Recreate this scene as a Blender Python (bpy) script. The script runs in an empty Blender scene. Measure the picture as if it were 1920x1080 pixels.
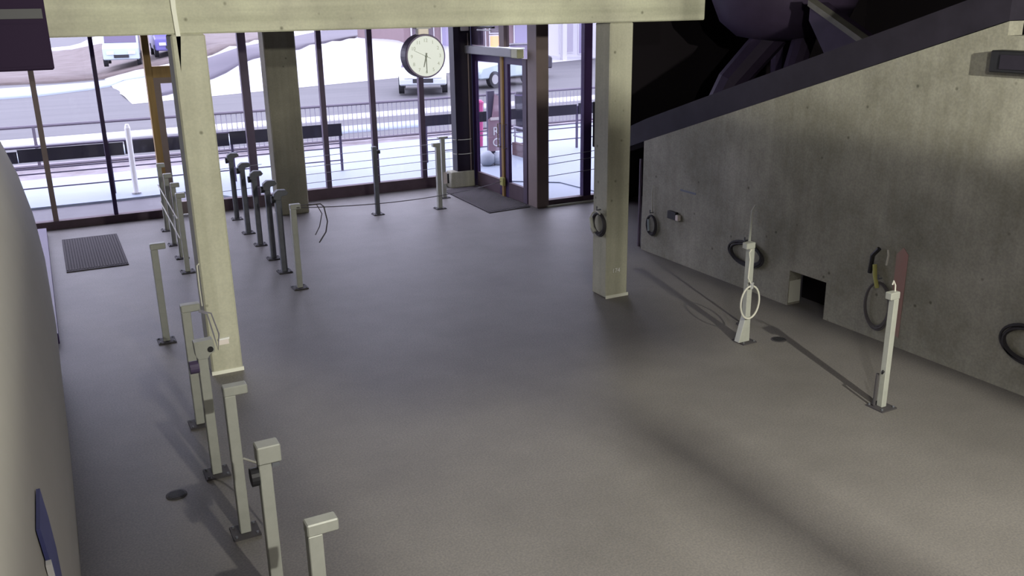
import bpy, bmesh, math, random
from mathutils import Vector, Matrix
random.seed(7)
R = math.radians
S = bpy.context.scene
COL = S.collection

# ------------------------------------------------------------------ camera
FPX, PITCH, YAW, ROLL = 1677.135, 0.307772, 0.477884, -0.015276
fw = Vector((math.sin(YAW)*math.cos(PITCH), math.cos(YAW)*math.cos(PITCH), -math.sin(PITCH)))
r0 = Vector((math.cos(YAW), -math.sin(YAW), 0)); u0 = r0.cross(fw)
rt = r0*math.cos(ROLL) + u0*math.sin(ROLL); up = rt.cross(fw)
cd = bpy.data.cameras.new('camera'); cam = bpy.data.objects.new('camera', cd); COL.objects.link(cam)
m3 = Matrix((rt, up, -fw)).transposed()
cam.matrix_world = Matrix.Translation((0, 0, 3.2)) @ m3.to_4x4()
cd.sensor_width = 36.0; cd.lens = FPX/1920*36.0; cd.clip_end = 500; cd.clip_start = 0.05
S.camera = cam

# ------------------------------------------------------------------ sky, lamps, exposure
W = bpy.data.worlds.new('overcast_sky'); S.world = W; W.use_nodes = True
bg = W.node_tree.nodes['Background']; bg.inputs[0].default_value = (0.82, 0.82, 1.0, 1); bg.inputs[1].default_value = 4.8
S.view_settings.view_transform = 'Standard'; S.view_settings.look = 'None'
S.view_settings.exposure = 0.0; S.view_settings.gamma = 1.0; S.view_settings.use_curve_mapping = False

def area_lamp(name, loc, aim, sx, sy, power, color):
    l = bpy.data.lights.new(name, 'AREA'); l.shape = 'RECTANGLE'; l.size = sx; l.size_y = sy
    l.energy = power; l.color = color
    o = bpy.data.objects.new(name, l); COL.objects.link(o); o.location = loc
    d = (Vector(aim)-Vector(loc)).normalized()
    o.rotation_euler = d.to_track_quat('-Z', 'Y').to_euler()
    return o
# hall floodlight hung beside the camera, and the weaker batten lamps further back in the hall
area_lamp('hall_floodlight', (4.3, -0.25, 3.55), (4.0, 8.0, 3.1), 0.07, 0.07, 410, (1.0, 0.98, 0.84))
area_lamp('lane_floodlight', (1.5, -0.2, 3.9), (1.6, 8.0, 3.0), 0.07, 0.07, 205, (1.0, 0.98, 0.87))
area_lamp('hall_batten', (2.6, 0.6, 4.15), (2.6, 1.1, 0.0), 0.3, 2.4, 60, (1.0, 0.94, 0.88))

# ------------------------------------------------------------------ materials
def mat(name, col, rough=0.7, metal=0.0, var=0.0, scale=8.0, bump=0.0, stretch=(1, 1, 1), col2=None, spec=0.4, emit=None, estr=0):
    m = bpy.data.materials.new(name); m.use_nodes = True
    nt = m.node_tree; b = nt.nodes['Principled BSDF']
    b.inputs['Roughness'].default_value = rough; b.inputs['Metallic'].default_value = metal
    b.inputs['Specular IOR Level'].default_value = spec
    c = (*col, 1); b.inputs['Base Color'].default_value = c
    if emit: b.inputs['Emission Color'].default_value = (*emit, 1); b.inputs['Emission Strength'].default_value = estr
    if var or col2 or bump:
        tc = nt.nodes.new('ShaderNodeTexCoord'); mp = nt.nodes.new('ShaderNodeMapping'); mp.inputs['Scale'].default_value = stretch
        nt.links.new(tc.outputs['Object'], mp.inputs['Vector'])
        n = nt.nodes.new('ShaderNodeTexNoise'); n.inputs['Scale'].default_value = scale; n.inputs['Detail'].default_value = 6; n.inputs['Roughness'].default_value = 0.65
        nt.links.new(mp.outputs['Vector'], n.inputs['Vector'])
        cr = nt.nodes.new('ShaderNodeValToRGB'); cr.color_ramp.elements[0].position = 0.3; cr.color_ramp.elements[1].position = 0.7
        d = col2 if col2 else tuple(x*(1-var) for x in col)
        cr.color_ramp.elements[0].color = (*d, 1); cr.color_ramp.elements[1].color = c
        nt.links.new(n.outputs['Fac'], cr.inputs['Fac']); nt.links.new(cr.outputs['Color'], b.inputs['Base Color'])
        if bump:
            n2 = nt.nodes.new('ShaderNodeTexNoise'); n2.inputs['Scale'].default_value = scale*9; n2.inputs['Detail'].default_value = 4
            nt.links.new(mp.outputs['Vector'], n2.inputs['Vector'])
            bp = nt.nodes.new('ShaderNodeBump'); bp.inputs['Strength'].default_value = bump; bp.inputs['Distance'].default_value = 0.01
            nt.links.new(n2.outputs['Fac'], bp.inputs['Height']); nt.links.new(bp.outputs['Normal'], b.inputs['Normal'])
    return m

def concrete(name, light, dark, pits=True, streak=True, amt=0.8, stretch=(9, 9, 0.35)):
    """cast concrete: board streaks, soft clouds and small dark pits"""
    m = mat(name, light, 0.85, bump=0.25, scale=1.6, col2=dark)
    nt = m.node_tree; b = nt.nodes['Principled BSDF']
    base = b.inputs['Base Color'].links[0].from_socket
    tc = nt.nodes.new('ShaderNodeTexCoord')
    if streak:
        mp = nt.nodes.new('ShaderNodeMapping'); mp.inputs['Scale'].default_value = stretch; nt.links.new(tc.outputs['Object'], mp.inputs['Vector'])
        n = nt.nodes.new('ShaderNodeTexNoise'); n.inputs['Scale'].default_value = 1.3; n.inputs['Detail'].default_value = 3; nt.links.new(mp.outputs['Vector'], n.inputs['Vector'])
        r = nt.nodes.new('ShaderNodeValToRGB'); r.color_ramp.elements[0].position = 0.3; r.color_ramp.elements[1].position = 0.65
        r.color_ramp.elements[0].color = (amt, amt, amt*0.98, 1); r.color_ramp.elements[1].color = (1, 1, 1, 1); nt.links.new(n.outputs['Fac'], r.inputs['Fac'])
        mx = nt.nodes.new('ShaderNodeMixRGB'); mx.blend_type = 'MULTIPLY'; mx.inputs[0].default_value = 1
        nt.links.new(base, mx.inputs[1]); nt.links.new(r.outputs['Color'], mx.inputs[2]); base = mx.outputs['Color']
    if pits:
        v = nt.nodes.new('ShaderNodeTexVoronoi'); v.inputs['Scale'].default_value = 4.2; v.inputs['Randomness'].default_value = 1.0; nt.links.new(tc.outputs['Object'], v.inputs['Vector'])
        r = nt.nodes.new('ShaderNodeValToRGB'); r.color_ramp.elements[0].position = 0.03; r.color_ramp.elements[1].position = 0.09
        r.color_ramp.elements[0].color = (0.45, 0.45, 0.43, 1); r.color_ramp.elements[1].color = (1, 1, 1, 1); nt.links.new(v.outputs['Distance'], r.inputs['Fac'])
        mx = nt.nodes.new('ShaderNodeMixRGB'); mx.blend_type = 'MULTIPLY'; mx.inputs[0].default_value = 1
        nt.links.new(base, mx.inputs[1]); nt.links.new(r.outputs['Color'], mx.inputs[2]); base = mx.outputs['Color']
    nt.links.new(base, b.inputs['Base Color'])
    return m

def glass(name):
    m = bpy.data.materials.new(name); m.use_nodes = True; nt = m.node_tree; nt.nodes.clear()
    o = nt.nodes.new('ShaderNodeOutputMaterial'); mx = nt.nodes.new('ShaderNodeMixShader')
    t = nt.nodes.new('ShaderNodeBsdfTransparent'); t.inputs[0].default_value = (0.95, 0.95, 0.985, 1)
    g = nt.nodes.new('ShaderNodeBsdfGlossy'); g.inputs['Roughness'].default_value = 0.03
    f = nt.nodes.new('ShaderNodeLayerWeight'); f.inputs[0].default_value = 0.5
    pw = nt.nodes.new('ShaderNodeMath'); pw.operation = 'POWER'; pw.inputs[1].default_value = 5
    ma = nt.nodes.new('ShaderNodeMath'); ma.operation = 'MULTIPLY_ADD'; ma.inputs[1].default_value = 0.9; ma.inputs[2].default_value = 0.02
    nt.links.new(f.outputs['Facing'], pw.inputs[0]); nt.links.new(pw.outputs[0], ma.inputs[0]); nt.links.new(ma.outputs[0], mx.inputs[0]); nt.links.new(t.outputs[0], mx.inputs[1]); nt.links.new(g.outputs[0], mx.inputs[2]); nt.links.new(mx.outputs[0], o.inputs[0])
    return m

M = {}
def speckle(m, amt, scale=90):
    """fine exposed aggregate in the surface"""
    nt = m.node_tree; b = nt.nodes['Principled BSDF']; base = b.inputs['Base Color'].links[0].from_socket
    tc = nt.nodes.new('ShaderNodeTexCoord'); n = nt.nodes.new('ShaderNodeTexNoise'); n.inputs['Scale'].default_value = scale; n.inputs['Detail'].default_value = 2
    nt.links.new(tc.outputs['Object'], n.inputs['Vector'])
    r = nt.nodes.new('ShaderNodeValToRGB'); r.color_ramp.elements[0].position = 0.35; r.color_ramp.elements[1].position = 0.65
    r.color_ramp.elements[0].color = (1-amt, 1-amt, 1-amt*0.8, 1); r.color_ramp.elements[1].color = (1, 1-amt*0.05, 1, 1)
    mx = nt.nodes.new('ShaderNodeMixRGB'); mx.blend_type = 'MULTIPLY'; mx.inputs[0].default_value = 1
    nt.links.new(n.outputs['Fac'], r.inputs['Fac']); nt.links.new(base, mx.inputs[1]); nt.links.new(r.outputs['Color'], mx.inputs[2]); nt.links.new(mx.outputs[0], b.inputs['Base Color'])
M['floor'] = mat('floor_concrete', (0.232, 0.218, 0.20), 0.55, var=0.25, scale=0.9, bump=0.15, spec=0.4)
M['conc'] = concrete('cast_concrete', (0.56, 0.555, 0.435), (0.44, 0.43, 0.34), amt=0.86)
M['conc_beam'] = concrete('cast_beam_concrete', (0.62, 0.625, 0.47), (0.45, 0.44, 0.35), amt=0.78, stretch=(0.35, 9, 9))
M['conc_dk'] = concrete('shaded_rear_concrete', (0.36, 0.34, 0.26), (0.25, 0.24, 0.19), amt=0.86)  # rear column's shade put into a darker copy of the concrete
M['conc_wall'] = concrete('board_marked_concrete', (0.47, 0.455, 0.375), (0.26, 0.25, 0.195), amt=0.88)
M['plaster'] = mat('off_white_render', (0.42, 0.405, 0.365), 0.75, var=0.06, scale=2, bump=0.1)
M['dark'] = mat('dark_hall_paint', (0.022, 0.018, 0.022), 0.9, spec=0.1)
M['mach'] = mat('unlit_machine_tone', (0.055, 0.038, 0.075), 0.6, var=0.3, scale=3, spec=0.25)  # unlit look of the machine put into a near-black colour
M['mach_edge'] = mat('worn_machine_edge', (0.20, 0.19, 0.17), 0.7, var=0.3, scale=4)
M['rail_steel'] = mat('shade_dark_steel', (0.035, 0.03, 0.045), 0.7, var=0.3, scale=4, spec=0.2)  # guide rail's lack of light put into the steel colour
M['frame'] = mat('bronze_window_frame', (0.105, 0.075, 0.12), 0.55, var=0.15, scale=3)
M['frame_dark'] = mat('dark_violet_frame', (0.05, 0.024, 0.10), 0.5)
M['frame_lite'] = mat('weathered_frame', (0.26, 0.20, 0.19), 0.6, var=0.15, scale=3)
M['timber'] = mat('golden_door_timber', (0.40, 0.25, 0.085), 0.6, var=0.3, scale=2, stretch=(8, 8, 0.6))
M['sill'] = mat('dark_sill_paint', (0.12, 0.08, 0.10), 0.7, var=0.3, scale=4)
M['post'] = mat('galvanised_steel', (0.50, 0.51, 0.46), 0.5, metal=0.25, var=0.14, scale=10)
M['post_dk'] = mat('shaded_galvanised_steel', (0.20, 0.21, 0.24), 0.55, metal=0.3, var=0.25, scale=10)  # shade on the rear posts put into a darker steel colour
M['base'] = mat('base_plate_steel', (0.06, 0.055, 0.06), 0.7)
M['column_black'] = mat('black_violet_steel', (0.010, 0.005, 0.016), 0.5)
M['display'] = mat('dark_display_case', (0.018, 0.010, 0.026), 0.7, spec=0.1)
M['display_strip'] = mat('dim_grey_strip', (0.06, 0.06, 0.065), 0.7)
M['black'] = mat('black_plastic', (0.02, 0.02, 0.024), 0.55)
M['coil'] = mat('dark_rubber_hose', (0.035, 0.032, 0.038), 0.6)
M['rope_w'] = mat('pale_rope', (0.62, 0.61, 0.54), 0.8)
M['rope_d'] = mat('dark_cord', (0.12, 0.11, 0.12), 0.8)
M['wire'] = mat('grey_wire', (0.33, 0.32, 0.38), 0.5)
M['mat'] = mat('ribbed_doormat', (0.075, 0.068, 0.075), 0.95, var=0.4, scale=30)
M['matrib'] = mat('doormat_rib', (0.11, 0.10, 0.105), 0.95)
M['white'] = mat('white_plastic', (0.86, 0.86, 0.84), 0.4)
M['clockface'] = mat('clock_dial_white', (0.88, 0.94, 0.95), 0.45)
M['clockrim'] = mat('clock_drum_violet_grey', (0.10, 0.075, 0.15), 0.45)
M['ink'] = mat('dial_grey_print', (0.22, 0.24, 0.21), 0.6)
M['ink_pale'] = mat('faint_dial_print', (0.50, 0.53, 0.48), 0.6)
M['creamwhite'] = mat('cream_bracket', (0.75, 0.68, 0.64), 0.5)
M['header'] = mat('grey_shutter_housing', (0.36, 0.36, 0.37), 0.5, var=0.1, scale=4)
M['cap'] = mat('yellowish_end_cap', (0.50, 0.50, 0.33), 0.5)
M['blue'] = mat('blue_board', (0.08, 0.09, 0.27), 0.5, var=0.2, scale=4)
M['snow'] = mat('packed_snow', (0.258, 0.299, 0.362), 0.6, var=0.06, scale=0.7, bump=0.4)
M['snow_w'] = mat('fresh_snow', (0.418, 0.418, 0.441), 0.6, var=0.05, scale=0.3, bump=0.3)
M['dirty'] = mat('dirty_snow', (0.278, 0.255, 0.278), 0.8, scale=1.3, bump=0.6, col2=(0.116, 0.093, 0.098))
M['apron'] = mat('wet_paving', (0.116, 0.110, 0.128), 0.6, var=0.2, scale=2)
M['road'] = mat('slushy_road', (0.093, 0.090, 0.097), 0.7, scale=0.6, bump=0.3, col2=(0.063, 0.062, 0.068), stretch=(0.25, 2.0, 1))
M['road2'] = mat('upper_road', (0.089, 0.078, 0.101), 0.7, scale=0.5, col2=(0.067, 0.060, 0.081), stretch=(0.3, 1.5, 1))
M['bankbrown'] = mat('thawed_verge', (0.155, 0.130, 0.125), 0.9, scale=0.8, bump=0.5, col2=(0.103, 0.079, 0.073))
M['board'] = mat('dark_banner_board', (0.016, 0.013, 0.026), 0.7, var=0.4, scale=1.5)
M['tube'] = mat('dark_rail_tube', (0.081, 0.064, 0.116), 0.5)
M['fence'] = mat('fence_tube_grey', (0.116, 0.099, 0.128), 0.5)
M['fence_p'] = mat('fence_picket_grey', (0.244, 0.232, 0.278), 0.5)
M['glass'] = glass('window_glass')
M['car_w'] = mat('white_car_paint', (0.464, 0.499, 0.534), 0.3)
M['car_s'] = mat('pale_silver_car_paint', (0.360, 0.429, 0.464), 0.3)
M['car_d'] = mat('dark_car_paint', (0.035, 0.032, 0.046), 0.3)
M['car_b'] = mat('blue_van_paint', (0.093, 0.081, 0.261), 0.35)
M['tyre'] = mat('tyre_rubber', (0.02, 0.02, 0.024), 0.8)
M['carglass'] = mat('car_window_dark', (0.087, 0.070, 0.122), 0.15)
M['hub'] = mat('wheel_hub_grey', (0.290, 0.290, 0.302), 0.4)
M['shop'] = mat('mauve_render', (0.207, 0.148, 0.157), 0.8, var=0.1, scale=1)
M['shopwin'] = mat('shop_window_violet', (0.232, 0.209, 0.319), 0.2)
M['warm'] = mat('warm_lit_window', (0.6, 0.25, 0.12), 0.4, emit=(1.0, 0.36, 0.16), estr=1.1)
M['shopdark'] = mat('shop_dark_window', (0.093, 0.070, 0.087), 0.2)
M['pale'] = mat('pale_render', (0.493, 0.487, 0.522), 0.8)
M['palegrey'] = mat('grey_pillar_window', (0.319, 0.302, 0.360), 0.4)
M['banner'] = mat('pink_banner_cloth', (0.302, 0.162, 0.209), 0.8, scale=2, col2=(0.360, 0.261, 0.290))
M['bannerpost'] = mat('grey_banner_post', (0.099, 0.087, 0.128), 0.5)
M['bag'] = mat('pale_ballast_sack', (0.383, 0.418, 0.476), 0.8, var=0.15, scale=4)
M['planter'] = mat('red_brown_boards', (0.093, 0.049, 0.055), 0.8, var=0.3, scale=5)
M['pink'] = mat('pink_bin_plastic', (0.406, 0.058, 0.186), 0.5)
M['mark_red'] = mat('reddish_mark', (0.42, 0.22, 0.20), 0.85, scale=2.5, col2=(0.38, 0.30, 0.26), stretch=(1, 1, 0.5))
M['off_white'] = mat('pale_streak', (0.78, 0.78, 0.68), 0.8)
M['bluesign'] = mat('light_blue_sign', (0.145, 0.319, 0.522), 0.4)
M['greenhook'] = mat('yellow_green_hook', (0.45, 0.44, 0.14), 0.5)
M['slate'] = mat('slate_blue_mark', (0.20, 0.22, 0.27), 0.8)

speckle(M['floor'], 0.25, 70)
for k, a in (('conc',0.08),('conc_wall',0.16),('conc_beam',0.08),('conc_dk',0.1)): speckle(M[k], a, 45)
# ------------------------------------------------------------------ mesh helpers
class MB:
    def __init__(s): s.bm = bmesh.new()
    def box(s, x0, x1, y0, y1, z0, z1):
        v = [s.bm.verts.new(p) for p in ((x0,y0,z0),(x1,y0,z0),(x1,y1,z0),(x0,y1,z0),(x0,y0,z1),(x1,y0,z1),(x1,y1,z1),(x0,y1,z1))]
        for f in ((3,2,1,0),(4,5,6,7),(0,1,5,4),(1,2,6,5),(2,3,7,6),(3,0,4,7)): s.bm.faces.new([v[i] for i in f])
        return s
    def prism(s, poly, axis, a, b):
        """poly: 2-D outline; axis X: (y,z), Y: (x,z), Z: (x,y); extruded from a to b"""
        def P(p, t): return (t,p[0],p[1]) if axis == 'X' else (p[0],t,p[1]) if axis == 'Y' else (p[0],p[1],t)
        A = [s.bm.verts.new(P(p, a)) for p in poly]; B = [s.bm.verts.new(P(p, b)) for p in poly]
        n = len(poly)
        s.bm.faces.new(A); s.bm.faces.new(B[::-1])
        for i in range(n): s.bm.faces.new((A[i], A[(i+1)%n], B[(i+1)%n], B[i]))
        return s
    def tube(s, pts, r, seg=8, closed=False):
        pts = [Vector(p) for p in pts]; n = len(pts); rings = []
        prev = None
        for i, p in enumerate(pts):
            if closed: t = pts[(i+1)%n]-pts[i-1]
            else: t = pts[min(i+1,n-1)]-pts[max(i-1,0)]
            t.normalize()
            if prev is None:
                a = Vector((0,0,1)) if abs(t.z) < 0.9 else Vector((1,0,0)); prev = t.cross(a).normalized()
            u = (prev - t*prev.dot(t)).normalized(); prev = u; w = t.cross(u)
            rr = r[i] if isinstance(r, (list, tuple)) else r
            rings.append([s.bm.verts.new(p + (u*math.cos(k*2*math.pi/seg)+w*math.sin(k*2*math.pi/seg))*rr) for k in range(seg)])
        for i in range(n if closed else n-1):
            A, B = rings[i], rings[(i+1)%n]
            for k in range(seg): s.bm.faces.new((A[k], A[(k+1)%seg], B[(k+1)%seg], B[k]))
        if not closed: s.bm.faces.new(rings[0][::-1]); s.bm.faces.new(rings[-1])
        return s
    def lathe(s, prof, c, axis='Z', seg=24):
        """prof: list of (radius, height) along the axis from centre c"""
        rings = []
        for r, h in prof:
            ring = []
            for k in range(seg):
                a = k*2*math.pi/seg; x, y = r*math.cos(a), r*math.sin(a)
                p = (x,y,h) if axis == 'Z' else (x,h,y) if axis == 'Y' else (h,x,y)
                ring.append(s.bm.verts.new((p[0]+c[0], p[1]+c[1], p[2]+c[2])))
            rings.append(ring)
        for A, B in zip(rings, rings[1:]):
            for k in range(seg): s.bm.faces.new((A[k], A[(k+1)%seg], B[(k+1)%seg], B[k]))
        s.bm.faces.new(rings[0][::-1]); s.bm.faces.new(rings[-1])
        return s
    def xf(s, mtx): bmesh.ops.transform(s.bm, matrix=mtx, verts=s.bm.verts); return s
    def build(s, name, m, parent=None, bevel=0, smooth=False, loc=None):
        bm = s.bm
        bmesh.ops.recalc_face_normals(bm, faces=bm.faces)
        if bevel: bmesh.ops.bevel(bm, geom=bm.edges[:], offset=bevel, segments=1, affect='EDGES', clamp_overlap=True)
        me = bpy.data.meshes.new(name); bm.to_mesh(me); bm.free()
        me.materials.append(m)
        if smooth:
            for p in me.polygons: p.use_smooth = True
        o = bpy.data.objects.new(name, me); COL.objects.link(o)
        if parent: o.parent = parent
        if loc: o.location = loc
        return o
def box(*a): return MB().box(*a)
def tag(o, label, cat, group=None):
    o['label'] = label; o['category'] = cat
    if group: o['group'] = group
    return o
def struct(o): o['kind'] = 'structure'; return o
def empty(name, loc=(0,0,0), rz=0):
    o = bpy.data.objects.new(name, None); COL.objects.link(o); o.location = loc; o.rotation_euler = (0,0,rz); o.empty_display_size = 0.1; return o
def thing(name, label, cat, loc=(0,0,0), rz=0, group=None): return tag(empty(name, loc, rz), label, cat, group)
def dup(root, loc, rz=0, label=None, group=None):
    r = root.copy(); COL.objects.link(r); r.location = loc; r.rotation_euler = (0,0,rz)
    if label: r['label'] = label
    if group: r['group'] = group
    for ch in list(root.children):
        c = ch.copy(); COL.objects.link(c); c.parent = r
        for g in list(ch.children):
            d = g.copy(); COL.objects.link(d); d.parent = c
    return r
def text(name, body, size, m, parent, loc, rot, depth=0.001, align='CENTER'):
    cu = bpy.data.curves.new(name, 'FONT'); cu.body = body; cu.size = size; cu.extrude = depth; cu.align_x = align; cu.align_y = 'CENTER'; cu.resolution_u = 3
    t = bpy.data.objects.new(name, cu); COL.objects.link(t)
    me = bpy.data.meshes.new_from_object(t); bpy.data.objects.remove(t); bpy.data.curves.remove(cu)
    me.materials.append(m)
    o = bpy.data.objects.new(name, me); COL.objects.link(o); o.parent = parent; o.location = loc; o.rotation_euler = rot
    return o
def arc(c, r, a0, a1, n, plane='XZ', ry=None):
    ry = ry or r; out = []
    for i in range(n):
        a = a0 + (a1-a0)*i/(n-1); u, v = r*math.cos(a), ry*math.sin(a)
        out.append((c[0]+u, c[1], c[2]+v) if plane == 'XZ' else (c[0], c[1]+u, c[2]+v) if plane == 'YZ' else (c[0]+u, c[1]+v, c[2]))
    return out
def sag(a, b, d, n=12):
    a, b = Vector(a), Vector(b)
    return [tuple(a.lerp(b, i/n) - Vector((0,0,d*4*(i/n)*(1-i/n)))) for i in range(n+1)]

# ------------------------------------------------------------------ room shell
YB = 15.15            # glazed back wall
struct(MB().prism([(-5,-4),(14,-4),(14,12.65),(7.1,12.65),(7.1,15.22),(-5,15.22)], 'Z', -0.2, 0).build('floor', M['floor']))
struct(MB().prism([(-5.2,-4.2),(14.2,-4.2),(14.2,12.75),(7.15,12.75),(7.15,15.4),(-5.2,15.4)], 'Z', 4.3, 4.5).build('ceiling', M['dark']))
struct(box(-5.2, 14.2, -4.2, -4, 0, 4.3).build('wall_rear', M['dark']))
struct(box(-5.2, -5, -4, 15.2, 0, 4.3).build('wall_outer_left', M['dark']))
struct(box(14, 14.2, -4, 12.7, 0, 4.3).build('wall_outer_right', M['dark']))
struct(box(-5, 7.1, 15.1, 15.3, 4.2, 4.3).build('wall_back_lintel', M['conc']))
struct(box(6.95, 8.3, 12.5, 12.7, 4.2, 4.3).build('wall_wing_lintel', M['conc']))
struct(box(6.95, 7.1, 12.7, 15.1, 4.2, 4.3).build('wall_side_lintel', M['conc']))
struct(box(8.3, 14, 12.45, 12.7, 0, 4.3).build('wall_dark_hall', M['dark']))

# right concrete ramp wall with its square opening
wr = empty('wall_right'); struct(wr)
b = MB()
pol_far = [(9.6,0),(9.6,1.46),(6.86,2.335),(6.86,0)]
pol_lint = [(6.86,0.40),(6.86,2.335),(6.34,2.50),(6.34,0.40)]
pol_near = [(6.34,0),(6.34,2.50),(4.74,3.01),(4.74,2.90),(-1.0,2.90),(-1.0,0)]
for p in (pol_far, pol_lint, pol_near): b.prism(p, 'X', 6.95, 7.13)
b.build('ramp_wall', M['conc_wall'], wr)
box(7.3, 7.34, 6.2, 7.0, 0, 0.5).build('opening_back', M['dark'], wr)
MB().prism([(6.86,0.03),(6.87,0.40),(6.865,0.40),(6.85,0.03)], 'X', 6.96, 7.12).build('opening_jamb', M['off_white'], wr)  # pale colour stands in for light falling on the jamb
MB().prism([(5.52,0.12),(5.40,0.10),(5.40,0.92),(5.46,0.98),(5.53,0.90)], 'X', 6.946, 6.952).build('red_streak', M['mark_red'], wr)  # reddish vertical mark on the wall face
box(6.945, 6.955, 8.50, 8.80, 0.94, 0.965).build('slate_paint_mark', M['slate'], wr)
# dark steel guide that rides on the sloping wall top
g = MB()
g.prism([(10.4,1.20),(10.4,1.45),(9.6,1.75),(4.76,3.30),(4.76,3.015),(9.6,1.465)], 'X', 6.97, 7.35)
tag(g.build('conveyor_guide', M['rail_steel']), 'dark steel guide rail running up the sloping top of the concrete wall', 'guide rail')
hb = thing('wall_housing', 'dark box housing fixed high on the concrete wall at the right edge of the photo', 'housing', (6.95, 4.35, 2.62))
box(-0.14, 0, -0.5, 0.42, 0.0, 0.17).build('housing_body', M['black'], hb, 0.01)
box(-0.155, -0.14, -0.4, 0.32, 0.03, 0.14).build('housing_lid', M['rail_steel'], hb)

# unseen slats added beside the floodlights to shade the lower walls
for x0, x1, z0, z1, ya, y1, lab in ((4.72,4.80,2.95,3.25,-1.2,1.9,'added dark slat blocking light right of the hall floodlight'),(3.76,3.82,2.98,3.36,-1.2,0.92,'added dark slat blocking light left of the hall floodlight'),
        (1.36,1.39,3.58,3.76,-0.6,0.55,'short added slat blocking light left of the lane floodlight'),
        (1.79,1.82,3.68,3.785,-0.6,0.6,'short added slat blocking light right of the lane floodlight')):
    t = thing('shade_slat', lab, 'shade slat', ((x0+x1)/2, 0, z0))
    h = (x1-x0)/2
    box(-h, h, ya, y1, 0, z1-z0).build('slat_board', M['rail_steel'], t)
    for y in (ya+0.2, y1-0.3): MB().tube([(0,y,z1-z0),(0,y,4.3-z0)], 0.01).build('hanger_rod', M['rail_steel'], t)
ls = thing('shade_box', 'added dark box hung to block light in front of the hall floodlight', 'blocker_box', (4.25, 0.55, 3.15))  # unseen box added to shade the mid floor and right column
box(-0.19, 0.19, -0.06, 0.06, 0, 0.26).build('shade_box_case', M['rail_steel'], ls, 0.01)
MB().lathe([(0.09,-0.072),(0.10,-0.061)], (0,0,0.13), 'Y', 20).build('shade_box_disc', M['black'], ls)
for x in (-0.12, 0.12): MB().tube([(x,0,0.26),(x,0,1.15)], 0.008).build('hanger_rod', M['rail_steel'], ls)
t = thing('shade_bar', 'thin dark bar added below the hall floodlight to shade the floor', 'blocker_bar', (4.25, 0, 3.15))  # unseen bar added to cast the dark stripe on the floor
MB().tube([(0,-1.2,0),(0,0.35,0)], 0.03).build('blocker_bar', M['rail_steel'], t)
for y in (-1.0, 0.25): MB().tube([(0,y,0.03),(0,y,1.15)], 0.008).build('hanger_rod', M['rail_steel'], t)

# left curved wall
wl = MB()
prof = [(-0.19,0),(-0.15,0.6),(-0.145,1.2),(-0.165,1.5),(-0.225,1.85),(-0.32,2.18),(-0.48,2.5),(-0.72,2.72),(-1.0,2.8)]
def wl_x(z):
    for (x0,z0),(x1,z1) in zip(prof, prof[1:]):
        if z <= z1: return x0+(x1-x0)*(z-z0)/(z1-z0)
    return prof[-1][0]
stations = [(-2.0,0.0),(1.5,0.0),(6.0,0.0),(8.3,0.0),(8.8,-0.02),(9.15,-0.06),(9.38,-0.14),(9.5,-0.26),(9.55,-0.42)]
rings = []
for y, dx in stations:
    rings.append([wl.bm.verts.new((x+dx+(0.0 if y > 5 else -0.012*(5-y)), y, z)) for x, z in prof] + [wl.bm.verts.new((-1.3, y, 2.8)), wl.bm.verts.new((-1.3, y, 0))])
for A, B in zip(rings, rings[1:]):
    n = len(A)
    for k in range(n): wl.bm.faces.new((A[k], A[(k+1)%n], B[(k+1)%n], B[k]))
wl.bm.faces.new(rings[0]); wl.bm.faces.new(rings[-1][::-1])
struct(wl.build('wall_left', M['plaster'], smooth=True))
bb = thing('blue_board', 'blue panel with white edge strip on the curved left wall, bottom left corner', 'board', (-0.19, 2.3, 1.5))
def on_wall(poly, t, name, m):
    """a thin sheet following the curved wall; poly is (y, z) in world metres"""
    b = MB(); X = lambda y, z: wl_x(z) - (0.012*(5-y) if y < 5 else 0)
    A = [b.bm.verts.new((X(y, z)+0.19, y-2.3, z-1.5)) for y, z in poly]; B_ = [b.bm.verts.new((X(y, z)+0.19+t, y-2.3, z-1.5)) for y, z in poly]
    b.bm.faces.new(B_); n = len(A)
    for k in range(n): b.bm.faces.new((A[k], A[(k+1)%n], B_[(k+1)%n], B_[k]))
    b.build(name, m, bb)
for k in range(4):
    f0, f1 = k/4, (k+1)/4; z0, z1 = 1.30+0.327*f0, 1.30+0.327*f1
    a0, a1 = 2.66+0.25*f0, 2.66+0.25*f1
    on_wall([(a0,z0),(2.92+0.273*f0,z0),(2.92+0.273*f1,z1),(a1,z1)], 0.012, 'panel', M['blue'])
    if k < 3: on_wall([(a0-0.03,z0),(a0,z0),(a1,z1),(a1-0.03,z1)], 0.016, 'edge_strip', M['white'])
tag(box(-0.75, -0.17, 9.6, 14.75, 0, 0.11).build('floor_plinth', M['frame_dark']), 'low dark plinth on the floor between the curved wall and the window', 'plinth')

# ceiling beam and columns
bm_ = empty('trim_beam'); struct(bm_)
box(-4.9, 6.55, 8.0, 8.45, 3.0, 4.3).build('beam', M['conc_beam'], bm_, 0.012)
MB().prism([(1.07,3.62),(1.125,3.62),(1.11,3.2),(1.12,2.98),(1.09,2.7),(1.085,2.98),(1.075,3.2)], 'Y', 7.985, 8.001).build('pale_streak', M['off_white'], bm_)  # narrow pale strip down the beam and column front
def column(name, x0, x1, y0, y1, z1, skirt=True, m='conc'):
    c = empty(name); struct(c)
    box(x0, x1, y0, y1, 0.0, z1).build('shaft', M[m], c, 0.015)
    if skirt: box(x0-0.006, x1+0.006, y0-0.012, y0, 0, 0.035).build('base_strip', M['off_white'], c)
    return c
column('column', 1.04, 1.315, 7.985, 8.27, 3.0)
column('column', 5.36, 5.65, 8.045, 8.34, 3.0)
column('column', 3.17, 3.66, 14.2, 14.52, 4.3, False, 'conc_dk')
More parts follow.
